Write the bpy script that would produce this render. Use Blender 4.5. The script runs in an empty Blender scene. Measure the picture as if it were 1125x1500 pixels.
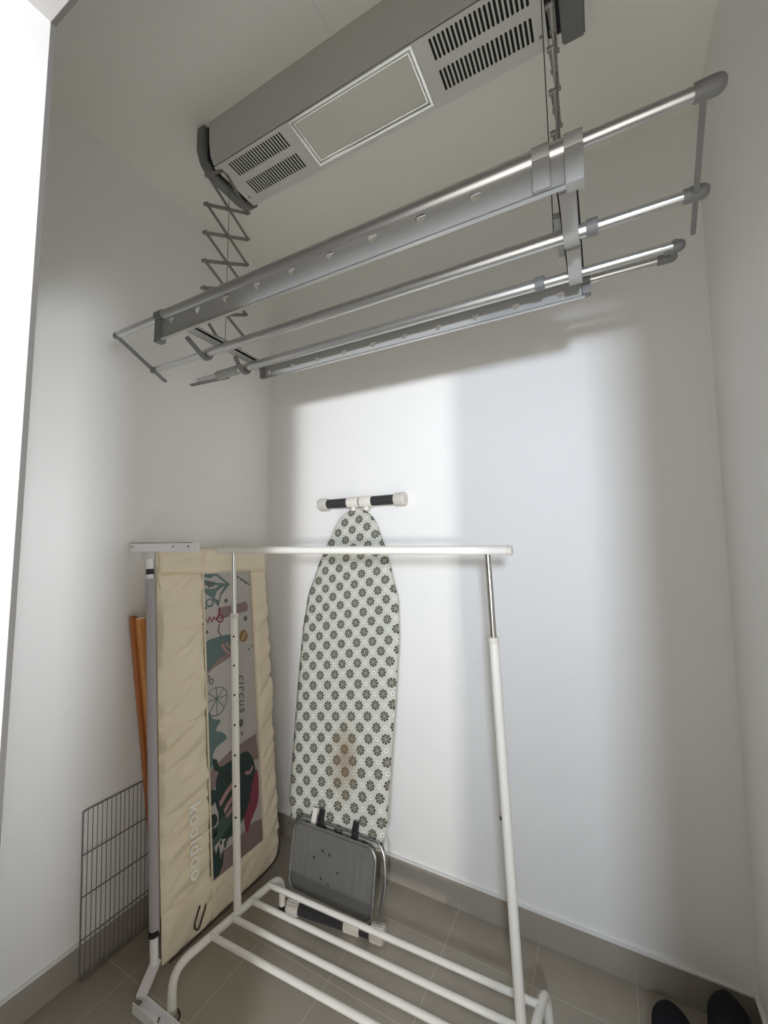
import bpy, bmesh, math, random
from mathutils import Vector as V, Matrix, noise
random.seed(4)
C = bpy.context.collection
PI = math.pi

# ------------------------------------------------------------------ materials
class N:                                   # tiny expression builder for math nodes
    def __init__(s, t, sock): s.t, s.s = t, sock
    def op(s, o, *a):
        n = s.t.nodes.new('ShaderNodeMath'); n.operation = o
        for i, v in enumerate((s,) + a):
            if isinstance(v, N): s.t.links.new(v.s, n.inputs[i])
            else: n.inputs[i].default_value = v
        return N(s.t, n.outputs[0])
    def __add__(s, o): return s.op('ADD', o)
    def __sub__(s, o): return s.op('SUBTRACT', o)
    def __mul__(s, o): return s.op('MULTIPLY', o)
    def lt(s, o): return s.op('LESS_THAN', o)
    def gt(s, o): return s.op('GREATER_THAN', o)
    def mx(s, o): return s.op('MAXIMUM', o)
    def mn(s, o): return s.op('MINIMUM', o)

def mat(name, col, rough=.5, metal=0., bump=0., bscale=60., var=0., vscale=3., spec=None):
    m = bpy.data.materials.new(name); m.use_nodes = True
    t = m.node_tree; b = t.nodes['Principled BSDF']
    b.inputs['Base Color'].default_value = (*col, 1); b.inputs['Roughness'].default_value = rough
    b.inputs['Metallic'].default_value = metal
    if spec is not None: b.inputs['Specular IOR Level'].default_value = spec
    tc = t.nodes.new('ShaderNodeTexCoord')
    if bump:
        n = t.nodes.new('ShaderNodeTexNoise'); n.inputs['Scale'].default_value = bscale; n.inputs['Detail'].default_value = 4
        t.links.new(tc.outputs['Object'], n.inputs['Vector'])
        k = t.nodes.new('ShaderNodeBump'); k.inputs['Strength'].default_value = bump; k.inputs['Distance'].default_value = .01
        t.links.new(n.outputs['Fac'], k.inputs['Height']); t.links.new(k.outputs['Normal'], b.inputs['Normal'])
    if var:
        n = t.nodes.new('ShaderNodeTexNoise'); n.inputs['Scale'].default_value = vscale; n.inputs['Detail'].default_value = 5
        t.links.new(tc.outputs['Object'], n.inputs['Vector'])
        x = t.nodes.new('ShaderNodeMix'); x.data_type = 'RGBA'
        x.inputs['A'].default_value = (*[c*(1-var) for c in col], 1); x.inputs['B'].default_value = (*[min(1, c*(1+var)) for c in col], 1)
        t.links.new(n.outputs['Fac'], x.inputs['Factor']); t.links.new(x.outputs['Result'], b.inputs['Base Color'])
    return m

M = {}
M['wall'] = mat('wall_paint', (.87, .86, .835), .6, bump=.06, bscale=140, var=.025, vscale=2.5)
M['ceiling'] = mat('ceiling_paint', (.84, .83, .765), .75, bump=.04, bscale=120, var=.03, vscale=2)
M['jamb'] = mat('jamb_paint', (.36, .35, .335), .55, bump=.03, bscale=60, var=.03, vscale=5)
M['dark_strip'] = mat('dark_edge_strip', (.06, .055, .05), .7)
M['caulk'] = mat('white_caulk', (.80, .79, .76), .7)
M['alu'] = mat('brushed_aluminium', (.62, .62, .61), .33, .9, var=.05, vscale=8)
M['alu_matt'] = mat('matt_aluminium', (.40, .40, .385), .5, .2, var=.05, vscale=12)
M['alu_beam'] = mat('beam_aluminium', (.52, .52, .50), .5, .3)
M['house'] = mat('housing_aluminium', (.60, .59, .56), .45, .2, var=.04, vscale=6)
M['house_panel'] = mat('housing_panel', (.60, .595, .54), .5, .1, var=.02)
M['frame_bright'] = mat('bright_frame_metal', (.85, .85, .83), .25, .8)
M['diffuser'] = mat('lamp_diffuser', (.62, .60, .53), .5, var=.02)
M['grey_plastic'] = mat('grey_plastic', (.17, .17, .165), .5)
M['mid_plastic'] = mat('mid_grey_plastic', (.19, .19, .185), .45)
M['black'] = mat('black_recess_shade', (.008, .008, .008), .8)
M['black_plastic'] = mat('black_plastic', (.015, .015, .016), .45)
M['scissor'] = mat('scissor_steel', (.27, .26, .24), .45, .5)
M['wire'] = mat('steel_wire', (.24, .22, .20), .5, .4)
M['cable'] = mat('steel_cable', (.12, .12, .11), .5, .4)
M['cream_metal'] = mat('cream_lacquered_metal', (.80, .775, .71), .35, var=.03, vscale=14)
M['chrome'] = mat('chrome', (.70, .69, .67), .14, 1.)
M['fabric'] = mat('cream_fabric', (.86, .765, .59), .9, bump=.12, bscale=220, var=.06, vscale=9, spec=.15)
M['fabric_edge'] = mat('cream_fabric_binding', (.74, .66, .51), .9, bump=.12, bscale=220, spec=.15)
M['sleeve'] = mat('grey_sleeve', (.44, .41, .42), .75, var=.05, vscale=10)
M['white_metal'] = mat('white_painted_metal', (.92, .92, .92), .35, var=.04, vscale=16)
M['white_plastic'] = mat('white_plastic', (.70, .66, .66), .45)
M['thread'] = mat('white_thread', (.95, .93, .86), .7)
M['dark_piping'] = mat('dark_piping', (.07, .055, .045), .8)
M['print_teal'] = mat('print_teal', (.13, .19, .185), .85)
M['print_deep'] = mat('print_deep_green', (.032, .055, .05), .85)
M['print_green'] = mat('print_grey_green', (.065, .10, .085), .85)
M['print_pink'] = mat('print_pink', (.42, .24, .24), .85)
M['print_rose'] = mat('print_rose', (.25, .055, .085), .85)
M['print_mauve'] = mat('print_mauve', (.27, .19, .18), .85)
M['print_grey'] = mat('print_grey', (.14, .135, .13), .85)
M['print_gold'] = mat('print_gold', (.30, .19, .08), .85)
M['print_sand'] = mat('print_sand', (.50, .36, .22), .85)
M['wood'] = mat('orange_wood', (.58, .25, .07), .45, var=.25, vscale=6)
M['wood_dark'] = mat('red_brown_wood', (.40, .13, .035), .45, var=.25, vscale=6)
M['wood_end'] = mat('pale_wood_end', (.75, .58, .38), .6)
M['foot_tube'] = mat('dark_foot_tube', (.045, .045, .048), .4, .2)
M['cap'] = mat('ivory_ribbed_cap', (.62, .585, .53), .45)
M['ivory'] = mat('ivory_plastic', (.74, .70, .62), .4)
M['tray'] = mat('tray_steel', (.20, .20, .185), .42, .4, var=.15, vscale=12)
M['tray_rim'] = mat('tray_rim_steel', (.33, .325, .315), .3, .8)
M['navy'] = mat('navy_foam', (.016, .017, .028), .75, bump=.15, bscale=200)
M['rubber_sole'] = mat('dark_sole', (.02, .02, .024), .85)
M['cord'] = mat('brown_cord', (.06, .035, .02), .8)

def floor_mat(name, col, px, py, ox, oy, grout, gw=.0032, z=False):
    m = mat(name, col, .42, bump=.05, bscale=40, var=.13, vscale=7)
    t = m.node_tree; b = t.nodes['Principled BSDF']
    g = t.nodes.new('ShaderNodeNewGeometry'); s = t.nodes.new('ShaderNodeSeparateXYZ')
    t.links.new(g.outputs['Position'], s.inputs[0])
    def line(k, o, p):
        f = ((N(t, s.outputs[k]) - o).op('MULTIPLY', 1/p)).op('FRACT')
        return (f.mn(f.op('MULTIPLY', -1.) + 1.) * p).lt(gw/2)
    l = line(0, ox, px)
    if py: l = l.mx(line(1, oy, py))
    old = b.inputs['Base Color'].links[0].from_socket
    x = t.nodes.new('ShaderNodeMix'); x.data_type = 'RGBA'; x.inputs['B'].default_value = (*grout, 1)
    t.links.new(l.s, x.inputs['Factor']); t.links.new(old, x.inputs['A']); t.links.new(x.outputs['Result'], b.inputs['Base Color'])
    return m
M['floor'] = floor_mat('grey_floor_tile', (.37, .33, .265), .297, .2945, -.5625, 1.503, (.50, .46, .39))
M['skirt'] = floor_mat('grey_skirting_tile', (.37, .335, .28), .297, 0, -.5625, 0, (.42, .39, .34), .0024)
M['skirt_side'] = mat('grey_skirting_side', (.37, .335, .28), .42, bump=.05, bscale=40, var=.13, vscale=7)

def mesh_mat():
    m = mat('grey_mesh', (.60, .56, .53), .9, spec=.1); t = m.node_tree; b = t.nodes['Principled BSDF']
    b.inputs['Alpha'].default_value = .80
    return m
M['mesh'] = mesh_mat()

def board_mat():
    m = mat('daisy_print_cotton', (.56, .565, .50), .9, bump=.08, bscale=260, spec=.1)
    t = m.node_tree; b = t.nodes['Principled BSDF']
    uv = t.nodes.new('ShaderNodeUVMap'); s = t.nodes.new('ShaderNodeSeparateXYZ'); t.links.new(uv.outputs[0], s.inputs[0])
    A, B = .078, .084
    x = N(t, s.outputs[0]); y = N(t, s.outputs[1])
    x, y = x + y*.13, y - x*.17                 # the print runs a little askew
    def cell(ox, oy):
        dx = ((x*(1/A) + ox).op('FRACT') - .5)*A; dy = ((y*(1/B) + oy).op('FRACT') - .5)*B
        return dx, dy, ((dx*dx) + (dy*dy)).op('SQRT')
    def flower(c):
        dx, dy, r = c
        th = dy.op('ARCTAN2', dx)
        pet = (th*4.).op('COSINE').op('ABSOLUTE').gt(.52)*r.gt(.0085)*r.lt(.0195)
        ring = r.gt(.0062)*r.lt(.0088); core = r.lt(.0022)
        tips = (th*4.).op('COSINE').op('ABSOLUTE').lt(.35)*r.gt(.0125)*r.lt(.0165)
        return pet.mx(ring).mx(core).mx(tips), r.lt(.0062)*r.gt(.0022)
    def dot(c): return c[2].lt(.0026), c[2].lt(.0078)
    f1, h1 = flower(cell(0, 0)); f2, h2 = flower(cell(.5, .5))
    d1, w1 = dot(cell(.5, 0)); d2, w2 = dot(cell(0, .5))
    dark = f1.mx(f2).mx(d1).mx(d2); heart = h1.mx(h2); light = w1.mx(w2)
    col = None
    def mixc(f, a, c):
        n = t.nodes.new('ShaderNodeMix'); n.data_type = 'RGBA'
        if isinstance(f, N): t.links.new(f.s, n.inputs['Factor'])
        else: n.inputs['Factor'].default_value = f
        if isinstance(a, tuple): n.inputs['A'].default_value = (*a, 1)
        else: t.links.new(a, n.inputs['A'])
        n.inputs['B'].default_value = (*c, 1)
        return n.outputs['Result']
    col = mixc(light, (.53, .54, .475), (.74, .74, .69))
    col = mixc(heart, col, (.36, .34, .26))
    col = mixc(dark, col, (.075, .072, .055))
    # scorch mark left by an iron
    n = t.nodes.new('ShaderNodeTexNoise'); n.inputs['Scale'].default_value = 11; n.inputs['Detail'].default_value = 3
    t.links.new(uv.outputs[0], n.inputs['Vector'])
    ux = N(t, s.outputs[0]); uy = N(t, s.outputs[1])
    ex = (ux - .035)*(1/.085); ey = (uy - .30)*(1/.17)
    d = (ex*ex + ey*ey).op('SQRT') + (N(t, n.outputs['Fac']) - .5)*1.1
    st = ((d*-1.) + 1.05).mx(0.).mn(1.)*.62
    col = mixc(st, col, (.20, .115, .045))
    t.links.new(col, b.inputs['Base Color'])
    return m
M['board'] = board_mat()

# ------------------------------------------------------------------ mesh helpers
def obj(name, bm, m, parent=None, smooth=40, extra=None):
    me = bpy.data.meshes.new(name)
    off = V((0, 0, 0))
    if parent is not None:
        p = parent
        while p is not None: off += p.location; p = p.parent
    bmesh.ops.recalc_face_normals(bm, faces=bm.faces)
    if off.length: bmesh.ops.translate(bm, verts=bm.verts, vec=-off)
    bm.to_mesh(me); bm.free()
    me.materials.append(M[m])
    if smooth:
        me.polygons.foreach_set('use_smooth', [True]*len(me.polygons)); me.set_sharp_from_angle(angle=math.radians(smooth))
    o = bpy.data.objects.new(name, me); C.objects.link(o)
    if parent is not None: o.parent = parent
    return o
def thing(name, label, cat, loc=(0, 0, 0), group=None):
    o = bpy.data.objects.new(name, None); C.objects.link(o); o.location = loc
    o.empty_display_size = .05
    o['label'] = label; o['category'] = cat
    if group: o['group'] = group
    return o
def struct(name, bm, m, smooth=0):
    o = obj(name, bm, m, None, smooth); o['kind'] = 'structure'; return o
def B(*boxes, bevel=0., M4=None):
    bm = bmesh.new()
    for (x0, x1, y0, y1, z0, z1) in boxes:
        r = bmesh.ops.create_cube(bm, size=1)
        bmesh.ops.transform(bm, verts=r['verts'], matrix=Matrix.Translation(((x0+x1)/2, (y0+y1)/2, (z0+z1)/2)) @ Matrix.Diagonal((abs(x1-x0), abs(y1-y0), abs(z1-z0), 1)))
    if bevel: bmesh.ops.bevel(bm, geom=bm.edges[:], offset=bevel, segments=2, affect='EDGES', profile=.6)
    if M4 is not None: bmesh.ops.transform(bm, verts=bm.verts, matrix=M4)
    return bm
def fillet(pts, r, n=7):
    pts = [V(p) for p in pts]; out = [pts[0]]
    for i in range(1, len(pts)-1):
        a, b, c = pts[i-1], pts[i], pts[i+1]
        u = (a-b); w = (c-b); k = min(r, u.length*.49, w.length*.49)
        p0 = b + u.normalized()*k; p2 = b + w.normalized()*k
        for j in range(n+1):
            t = j/n; out.append(p0*(1-t)**2 + b*2*t*(1-t) + p2*t*t)
    return out + [pts[-1]]
def tube(bm, pts, r, seg=14, closed=False, radii=None, sx=1., up=None):
    pts = [V(p) for p in pts]; n = len(pts); rings = []
    t0 = (pts[1]-pts[0]).normalized()
    ref = V(up) if up else (V((0, 0, 1)) if abs(t0.z) < .9 else V((0, 1, 0)))
    nx = t0.cross(ref).normalized(); ny = nx.cross(t0).normalized()
    for i, p in enumerate(pts):
        if closed: t = (pts[(i+1) % n]-pts[i-1]).normalized()
        elif i == 0: t = t0
        elif i == n-1: t = (pts[i]-pts[i-1]).normalized()
        else: t = ((pts[i+1]-p).normalized()+(p-pts[i-1]).normalized()).normalized()
        nx = (nx - t*nx.dot(t)).normalized(); ny = t.cross(nx).normalized()
        rr = radii[i] if radii else r
        rings.append([bm.verts.new(p + nx*math.cos(2*PI*k/seg)*rr*sx + ny*math.sin(2*PI*k/seg)*rr) for k in range(seg)])
    for i in range(n if closed else n-1):
        a, b = rings[i], rings[(i+1) % n]
        for k in range(seg): bm.faces.new((a[k], a[(k+1) % seg], b[(k+1) % seg], b[k]))
    if not closed:
        bm.faces.new(rings[0][::-1]); bm.faces.new(rings[-1])
    return bm
def T(*paths, r=.01, seg=14, closed=False):
    bm = bmesh.new()
    for p in paths: tube(bm, p, r, seg, closed)
    return bm
def lathe(bm, a, b, prof, seg=24):
    """prof: list of (t along a->b in metres, radius)"""
    a, b = V(a), V(b); d = (b-a).normalized()
    return tube(bm, [a + d*t + d*1e-5*i for i, (t, _) in enumerate(prof)], .01, seg, radii=[max(r, .0004) for _, r in prof])
def plate(loops, thick, M4):
    """flat sheet with real holes; loops in local XY, extruded +-thick/2 in local Z"""
    cu = bpy.data.curves.new('outline', 'CURVE'); cu.dimensions = '2D'; cu.fill_mode = 'BOTH'; cu.extrude = thick/2
    for lp in loops:
        s = cu.splines.new('POLY'); s.points.add(len(lp)-1); s.use_cyclic_u = True
        for p, (x, y) in zip(s.points, lp): p.co = (x, y, 0, 1)
    return curve_bm(cu, M4)
def curve_bm(cu, M4):
    o = bpy.data.objects.new('outline', cu); C.objects.link(o)
    dg = bpy.context.evaluated_depsgraph_get()
    me = bpy.data.meshes.new_from_object(o.evaluated_get(dg))
    bm = bmesh.new(); bm.from_mesh(me)
    bpy.data.objects.remove(o); bpy.data.curves.remove(cu); bpy.data.meshes.remove(me)
    bmesh.ops.remove_doubles(bm, verts=bm.verts, dist=1e-6)
    bmesh.ops.transform(bm, verts=bm.verts, matrix=M4)
    return bm
def text(s, size, M4, extrude=.0006, bold=0., shear=0., spacing=1.):
    cu = bpy.data.curves.new('lettering', 'FONT'); cu.body = s; cu.size = size; cu.extrude = extrude
    cu.offset = bold; cu.shear = shear; cu.space_character = spacing; cu.resolution_u = 6
    return curve_bm(cu, M4)
def frame(o, x, y, z=None):
    x = V(x).normalized(); y = (V(y) - x*V(y).dot(x)).normalized(); z = x.cross(y)
    m = Matrix.Identity(4)
    for i in range(3): m[i][0], m[i][1], m[i][2], m[i][3] = x[i], y[i], z[i], V(o)[i]
    return m
def rrect(x0, x1, y0, y1, r, n=6):
    out = []
    for cx, cy, a in ((x1-r, y1-r, 0), (x0+r, y1-r, 90), (x0+r, y0+r, 180), (x1-r, y0+r, 270)):
        for k in range(n+1):
            t = math.radians(a + 90*k/n); out.append((cx+r*math.cos(t), cy+r*math.sin(t)))
    return out
def ell(cx, cy, rx, ry, n=28, rot=0.):
    out = []
    for k in range(n):
        t = 2*PI*k/n; x, y = rx*math.cos(t), ry*math.sin(t)
        out.append((cx + x*math.cos(rot) - y*math.sin(rot), cy + x*math.sin(rot) + y*math.cos(rot)))
    return out
def blob(pts, n=6):
    """closed smooth (Catmull-Rom) outline"""
    out = []; k = len(pts)
    for i in range(k):
        p0, p1, p2, p3 = (V(pts[(i+j-1) % k]) for j in range(4))
        for j in range(n):
            t = j/n
            q = .5*((2*p1) + (p2-p0)*t + (2*p0-5*p1+4*p2-p3)*t*t + (3*p1-p0-3*p2+p3)*t**3)
            out.append((q[0], q[1]))
    return out

# ------------------------------------------------------------------ the room
XL, XR, YB, YN, H = -1.6057, .342, 1.6755, .17, 2.932
JX, JR, LZ, YO = -.4638, .25, 1.940, .05       # doorway: left jamb, right jamb, lintel height, outer face
struct('floor', B((XL-.1, XR+.1, YO, YB+.1, -.1, 0)), 'floor')
struct('ceiling', B((XL-.1, XR+.1, YO, YB+.1, H, H+.1)), 'ceiling')
struct('wall_left', B((XL-.1, XL, YO, YB+.1, 0, H)), 'wall')
struct('wall_back', B((XL, XR, YB, YB+.1, 0, H)), 'wall')
struct('wall_right', B((XR, XR+.1, YO, YB+.1, 0, H)), 'wall')
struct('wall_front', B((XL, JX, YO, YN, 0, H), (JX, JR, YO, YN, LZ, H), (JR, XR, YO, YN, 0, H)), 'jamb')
struct('trim_1', B((JX-.02, JX+.0015, YN, YN+.004, 0, LZ+.02)), 'dark_strip')  # thin dark strips edge the doorway on jamb and lintel
struct('trim_2', B((JX+.0015, JR, YN, YN+.004, LZ-.0015, LZ+.02)), 'dark_strip')
BH = .1037
struct('baseboard_back', B((XL+.010, XR-.010, YB-.009, YB, 0, BH-.004), bevel=.0008), 'skirt')
struct('baseboard_left', B((XL, XL+.010, YN, YB, 0, BH-.004), bevel=.0008), 'skirt_side')
struct('baseboard_right', B((XR-.010, XR, YN, YB, 0, BH-.004), bevel=.0008), 'skirt_side')
struct('trim_3', B((XL+.012, XR-.012, YB-.012, YB, BH-.004, BH+.003), bevel=.002), 'caulk')
struct('trim_4', B((XL, XL+.013, YN, YB, BH-.004, BH+.003), bevel=.002), 'caulk')
struct('trim_5', B((XR-.012, XR, YN, YB, BH-.004, BH+.003), bevel=.002), 'caulk')
struct('trim_6', B((-.656, -.650, YN, .905, H-.002, H)), 'caulk')

# ------------------------------------------------------------------ motorised clothes airer on the ceiling
A = thing('clothes_airer', 'large silver ceiling clothes airer with vented housing, scissor lift and long telescopic poles', 'clothes airer', (-.6, 1.01, H))
HX0, HX1 = -1.185, -.078
def prism(prof, x0, x1, bevel=0):
    bm = bmesh.new(); a = [bm.verts.new((x0, y, z)) for y, z in prof]; b = [bm.verts.new((x1, y, z)) for y, z in prof]
    n = len(prof)
    for i in range(n): bm.faces.new((a[i], a[(i+1) % n], b[(i+1) % n], b[i]))
    bm.faces.new(a[::-1]); bm.faces.new(b)
    if bevel: bmesh.ops.bevel(bm, geom=bm.edges[:], offset=bevel, segments=3, affect='EDGES')
    return bm
ZB = 2.78
body = prism([(.905, H), (.908, 2.86), (.915, 2.81), (.931, ZB+.006), (.935, ZB+.012), (1.098, ZB+.012), (1.102, ZB+.002), (1.124, ZB+.002), (1.150, 2.83), (1.152, H)], HX0, HX1)
hs = obj('housing', body, 'house', A)
# black blocks behind the vents paint the chamber's shade; bottom plates carry the slots
def vent_plate(x0, x1, rows, nslots, sx0, sx1):
    loops = [[(x0, .931), (x1, .931), (x1, 1.102), (x0, 1.102)]]
    for (y0, y1) in rows:
        for i in range(nslots):
            cx = sx0 + (sx1-sx0)*(i+.5)/nslots; w = (sx1-sx0)/nslots*.29
            loops.append(rrect(cx-w, cx+w, y0, y1, w*.95, 3))
    bm = plate(loops, .002, Matrix.Translation((0, 0, ZB+.001)))
    return bm
for (x0, x1, s0, s1, n) in ((HX0, -.842, -1.130, -.886, 21), (-.408, HX1, -.366, -.108, 21)):
    vp = obj('vent_panel', vent_plate(x0, x1, ((.943, 1.000), (1.026, 1.086)), n, s0, s1), 'house_panel', A, 0)
    obj('vent_shade_block', B((x0+.03, x1-.03, .938, 1.094, ZB+.003, ZB+.0118)), 'black', vp, 0)
    for (u, v) in ((x0+.018, .952), (x0+.018, 1.082), (x1-.016, .952), (x1-.016, 1.082)):
        if abs(u - (HX0+.018)) < .001 or abs(u - (HX1-.016)) < .001:
            obj('screw', lathe(bmesh.new(), (u, v, ZB), (u, v, ZB-.01), [(0, .0045), (.001, .0045), (.0018, .003)], 12), 'mid_plastic', vp)
lp = obj('light_panel', B((-.836, -.414, .936, 1.098, ZB, ZB+.006), bevel=.001), 'diffuser', A)
fr = bmesh.new()
def ring_rect(x0, x1, y0, y1, w, z0, z1):
    return plate([[(x0, y0), (x1, y0), (x1, y1), (x0, y1)], [(x0+w, y0+w), (x0+w, y1-w), (x1-w, y1-w), (x1-w, y0+w)]], z1-z0, Matrix.Translation((0, 0, (z0+z1)/2)))
obj('lamp_frame', ring_rect(-.842, -.408, .930, 1.104, .007, ZB-.005, ZB+.003), 'frame_bright', lp, 0)
obj('lamp_inner_frame', ring_rect(-.829, -.421, .943, 1.091, .0035, ZB-.0025, ZB+.002), 'frame_bright', lp, 0)
# end caps with solid black fillers painting the shade in the scissor gap
capprof = [(.898, H), (.898, 2.845), (.915, 2.805), (.95, 2.778), (1.085, 2.776), (1.135, 2.785), (1.165, 2.82), (1.17, H)]
obj('end_cap', prism(capprof, -1.243, -1.205, .004), 'grey_plastic', A)
obj('end_cap', prism(capprof, -.045, .012, .004), 'grey_plastic', A)
obj('lift_gap_shade', prism([(.915, H), (.92, 2.81), (.95, 2.79), (1.10, 2.79), (1.13, 2.82), (1.13, H)], -1.207, HX0+.001), 'black', A, 0)
obj('lift_gap_shade', prism([(.915, H), (.92, 2.81), (.95, 2.79), (1.10, 2.79), (1.13, 2.82), (1.13, H)], HX1-.001, -.043), 'black', A, 0)
# scissor lifts
def bar_bm(a, b, w, t, ux):
    """flat bar from a to b, thickness t along ux, width w in plane"""
    a, b = V(a), V(b); d = (b-a); L = d.length
    m = frame((a+b)/2, d, V(ux).cross(d))
    bm = B((-L/2-w*.35, L/2+w*.35, -w/2, w/2, -t/2, t/2), bevel=t*.2)
    bmesh.ops.transform(bm, verts=bm.verts, matrix=m); return bm
def scissor(X, dx):
    lev = [2.765, 2.71, 2.602, 2.498, 2.395, 2.298, 2.203]; yf, yb = .890, 1.078; ym = (yf+yb)/2
    def pin(y, z, r): obj('pivot_pin', T([(X-.008, y, z), (X+.008, y, z)], r=r, seg=10), 'scissor', A)
    for z in lev[1:]:
        for y in (yf, yb): pin(y, z, .0055)
    for i in range(1, 6): pin(ym, (lev[i]+lev[i+1])/2, .005)
    def bar(a, b, s): obj('scissor_bar', bar_bm((X+s*.003, *a), (X+s*.003, *b), .0115, .004, (1, 0, 0)), 'scissor', A)
    bar((ym-.02, 2.782), (yb, lev[1]), 1); bar((yf, lev[1]), (ym-.03, 2.782), -1)
    for i in range(1, 6):
        bar((yf, lev[i]), (yb, lev[i+1]), 1); bar((yb, lev[i]), (yf, lev[i+1]), -1)
    bar((yf, lev[6]), (ym-.025, 2.142), 1); bar((yb, lev[6]), (ym+.025, 2.142), -1)
    obj('bottom_bracket', prism([(ym-.06, 2.130), (ym+.075, 2.130), (ym+.065, 2.152), (ym-.05, 2.152)], X-.012, X+.012), 'alu_matt', A, 0)
    obj('lift_cable', T([(X+.004, ym, 2.79), (X+.004, ym, 2.14)], r=.0011, seg=6), 'cable', A)
scissor(-1.168, 0); scissor(-.058, 0)
obj('lift_cable', T([(-.082, .985, 2.79), (-.074, .98, 2.14)], r=.0013, seg=6), 'cable', A)
# cross beams
def flat_beam(x, y0, y1, z):
    return B((x-.019, x+.019, y0, y1, z-.003, z+.003), (x-.019, x-.0165, y0, y1, z-.003, z+.010), (x+.0165, x+.019, y0, y1, z-.003, z+.010))
bl = obj('cross_beam', flat_beam(-1.158, .765, 1.195, 2.125), 'alu_beam', A, 0)
br = obj('cross_beam', flat_beam(-.036, .765, 1.195, 2.125), 'alu_beam', A, 0)
# hanger rails with shield-shaped holes (outer pair)
def hole(cx, cz, s=1.):
    return [(cx-.0125*s, cz+.006*s), (cx-.009*s, cz+.011*s), (cx+.009*s, cz+.011*s), (cx+.0125*s, cz+.006*s), (cx+.003*s, cz-.010*s), (cx-.003*s, cz-.010*s)]
def rail(x0, x1, y, z, holes, zs0, zs1, hz, s, r=.0165):
    bm = T([(x0, y, z), (x1, y, z)], r=r, seg=20)
    me = obj('hanger_rail', bm, 'alu', A)
    loops = [[(x0, zs0), (x1, zs0), (x1, zs1), (x0, zs1)]] + [hole(h, hz, s) for h in holes]
    obj('hanger_strip', plate(loops, .003, Matrix(((1, 0, 0, 0), (0, 0, -1, y-.004), (0, 1, 0, 0), (0, 0, 0, 1)))), 'alu_matt', me, 0)
    obj('strip_lip', B((x0, x1, y-.011, y-.001, zs0-.003, zs0)), 'alu', me, 0)
    return me
r1 = rail(-1.178, -.008, .755, 2.128, [-1.123+.1161*i for i in range(10)], 2.052, 2.118, 2.098, 1.)
r2 = rail(-1.160, -.018, 1.172, 2.134, [-1.129+.1168*i for i in range(10)], 2.076, 2.130, 2.096, .85, .0115)
def sleeve(x0, x1, y, z, r): return T([(x0, y, z), (x1, y, z)], r=r, seg=18)
def end_clip(x0, x1, y, z, zl):
    bm = T([(x0, y, z), (x1, y, z)], r=.0195, seg=18)
    b2 = B((x0, x1, y-.014, y+.010, zl, z), bevel=.002); me = bpy.data.meshes.new('t'); b2.to_mesh(me); bm.from_mesh(me); b2.free(); bpy.data.meshes.remove(me)
    return bm
obj('rail_clip', end_clip(-.034, -.004, .755, 2.128, 2.048), 'alu_matt', r1); obj('rail_clip', end_clip(-.088, -.058, .755, 2.128, 2.056), 'alu_matt', r1)
obj('rail_clip', end_clip(-1.192, -1.166, .755, 2.128, 2.044), 'mid_plastic', r1)
obj('rail_clip', end_clip(-.024, -.004, 1.170, 2.120, 2.078), 'mid_plastic', r2)
obj('rail_clip', end_clip(-1.168, -1.150, 1.170, 2.120, 2.078), 'mid_plastic', r2)
def endcap(x, s, y, z, r=.0135):
    return lathe(bmesh.new(), (x, y, z), (x+s, y, z), [(-.016, r), (.008, r*1.06), (.015, r*1.04), (.021, r*.86), (.025, r*.5), (.026, 0)], 18)
def pole(y, z, x0, x1, m0, m1, main=True, rout=.0145, rin=.0108):
    """outer tube m0..m1, thinner inner tubes out to x0 and x1"""
    if main:
        p = obj('pole', T([(m0, y, z), (m1, y, z)], r=rout, seg=20), 'alu', A)
        obj('pole_ferrule', sleeve(m1-.006, m1+.016, y, z, rout+.003), 'mid_plastic', p)
    else: p = None
    for a, b in ((x0, m0), (m1, x1)):
        if abs(a-b) < .01: continue
        q = obj('extension_tube', T([(a, y, z), (b, y, z)], r=rin, seg=18), 'alu', p or A)
    return p
p1 = r1
obj('extension_tube', T([(-1.405, .755, 2.128), (-1.178, .755, 2.128)], r=.0115, seg=18), 'alu', r1)
obj('extension_tube', T([(-.008, .755, 2.128), (.168, .755, 2.128)], r=.0108, seg=18), 'alu', r1)
obj('pole_cap', endcap(.170, 1, .755, 2.128, .0138), 'mid_plastic', r1)
obj('pole_cap', endcap(-1.405, -1, .755, 2.128, .011), 'mid_plastic', r1)
Z2, Y2 = 2.096, .940
p2 = pole(Y2, Z2, -1.495, .165, -1.205, .0)
obj('pole_cap', endcap(.180, 1, Y2, Z2, .0132), 'mid_plastic', p2)
obj('pole_cap', endcap(-1.492, -1, Y2, Z2, .011), 'mid_plastic', p2)
Z3, Y3 = 2.096, 1.090
p3 = pole(Y3, Z3, -1.440, .165, -1.205, -.125)
obj('pole_cap', endcap(.164, 1, Y3+.004, Z3, .0125), 'mid_plastic', p3)
obj('extension_sleeve', sleeve(-1.325, -1.215, Y3, Z3, .0165), 'alu_matt', p3)
obj('extension_tube', T([(-.018, 1.170, 2.120), (.160, 1.170, 2.120)], r=.0105, seg=18), 'alu', r2)
obj('pole_cap', endcap(.160, 1, 1.170, 2.120, .0125), 'mid_plastic', r2)
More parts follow.
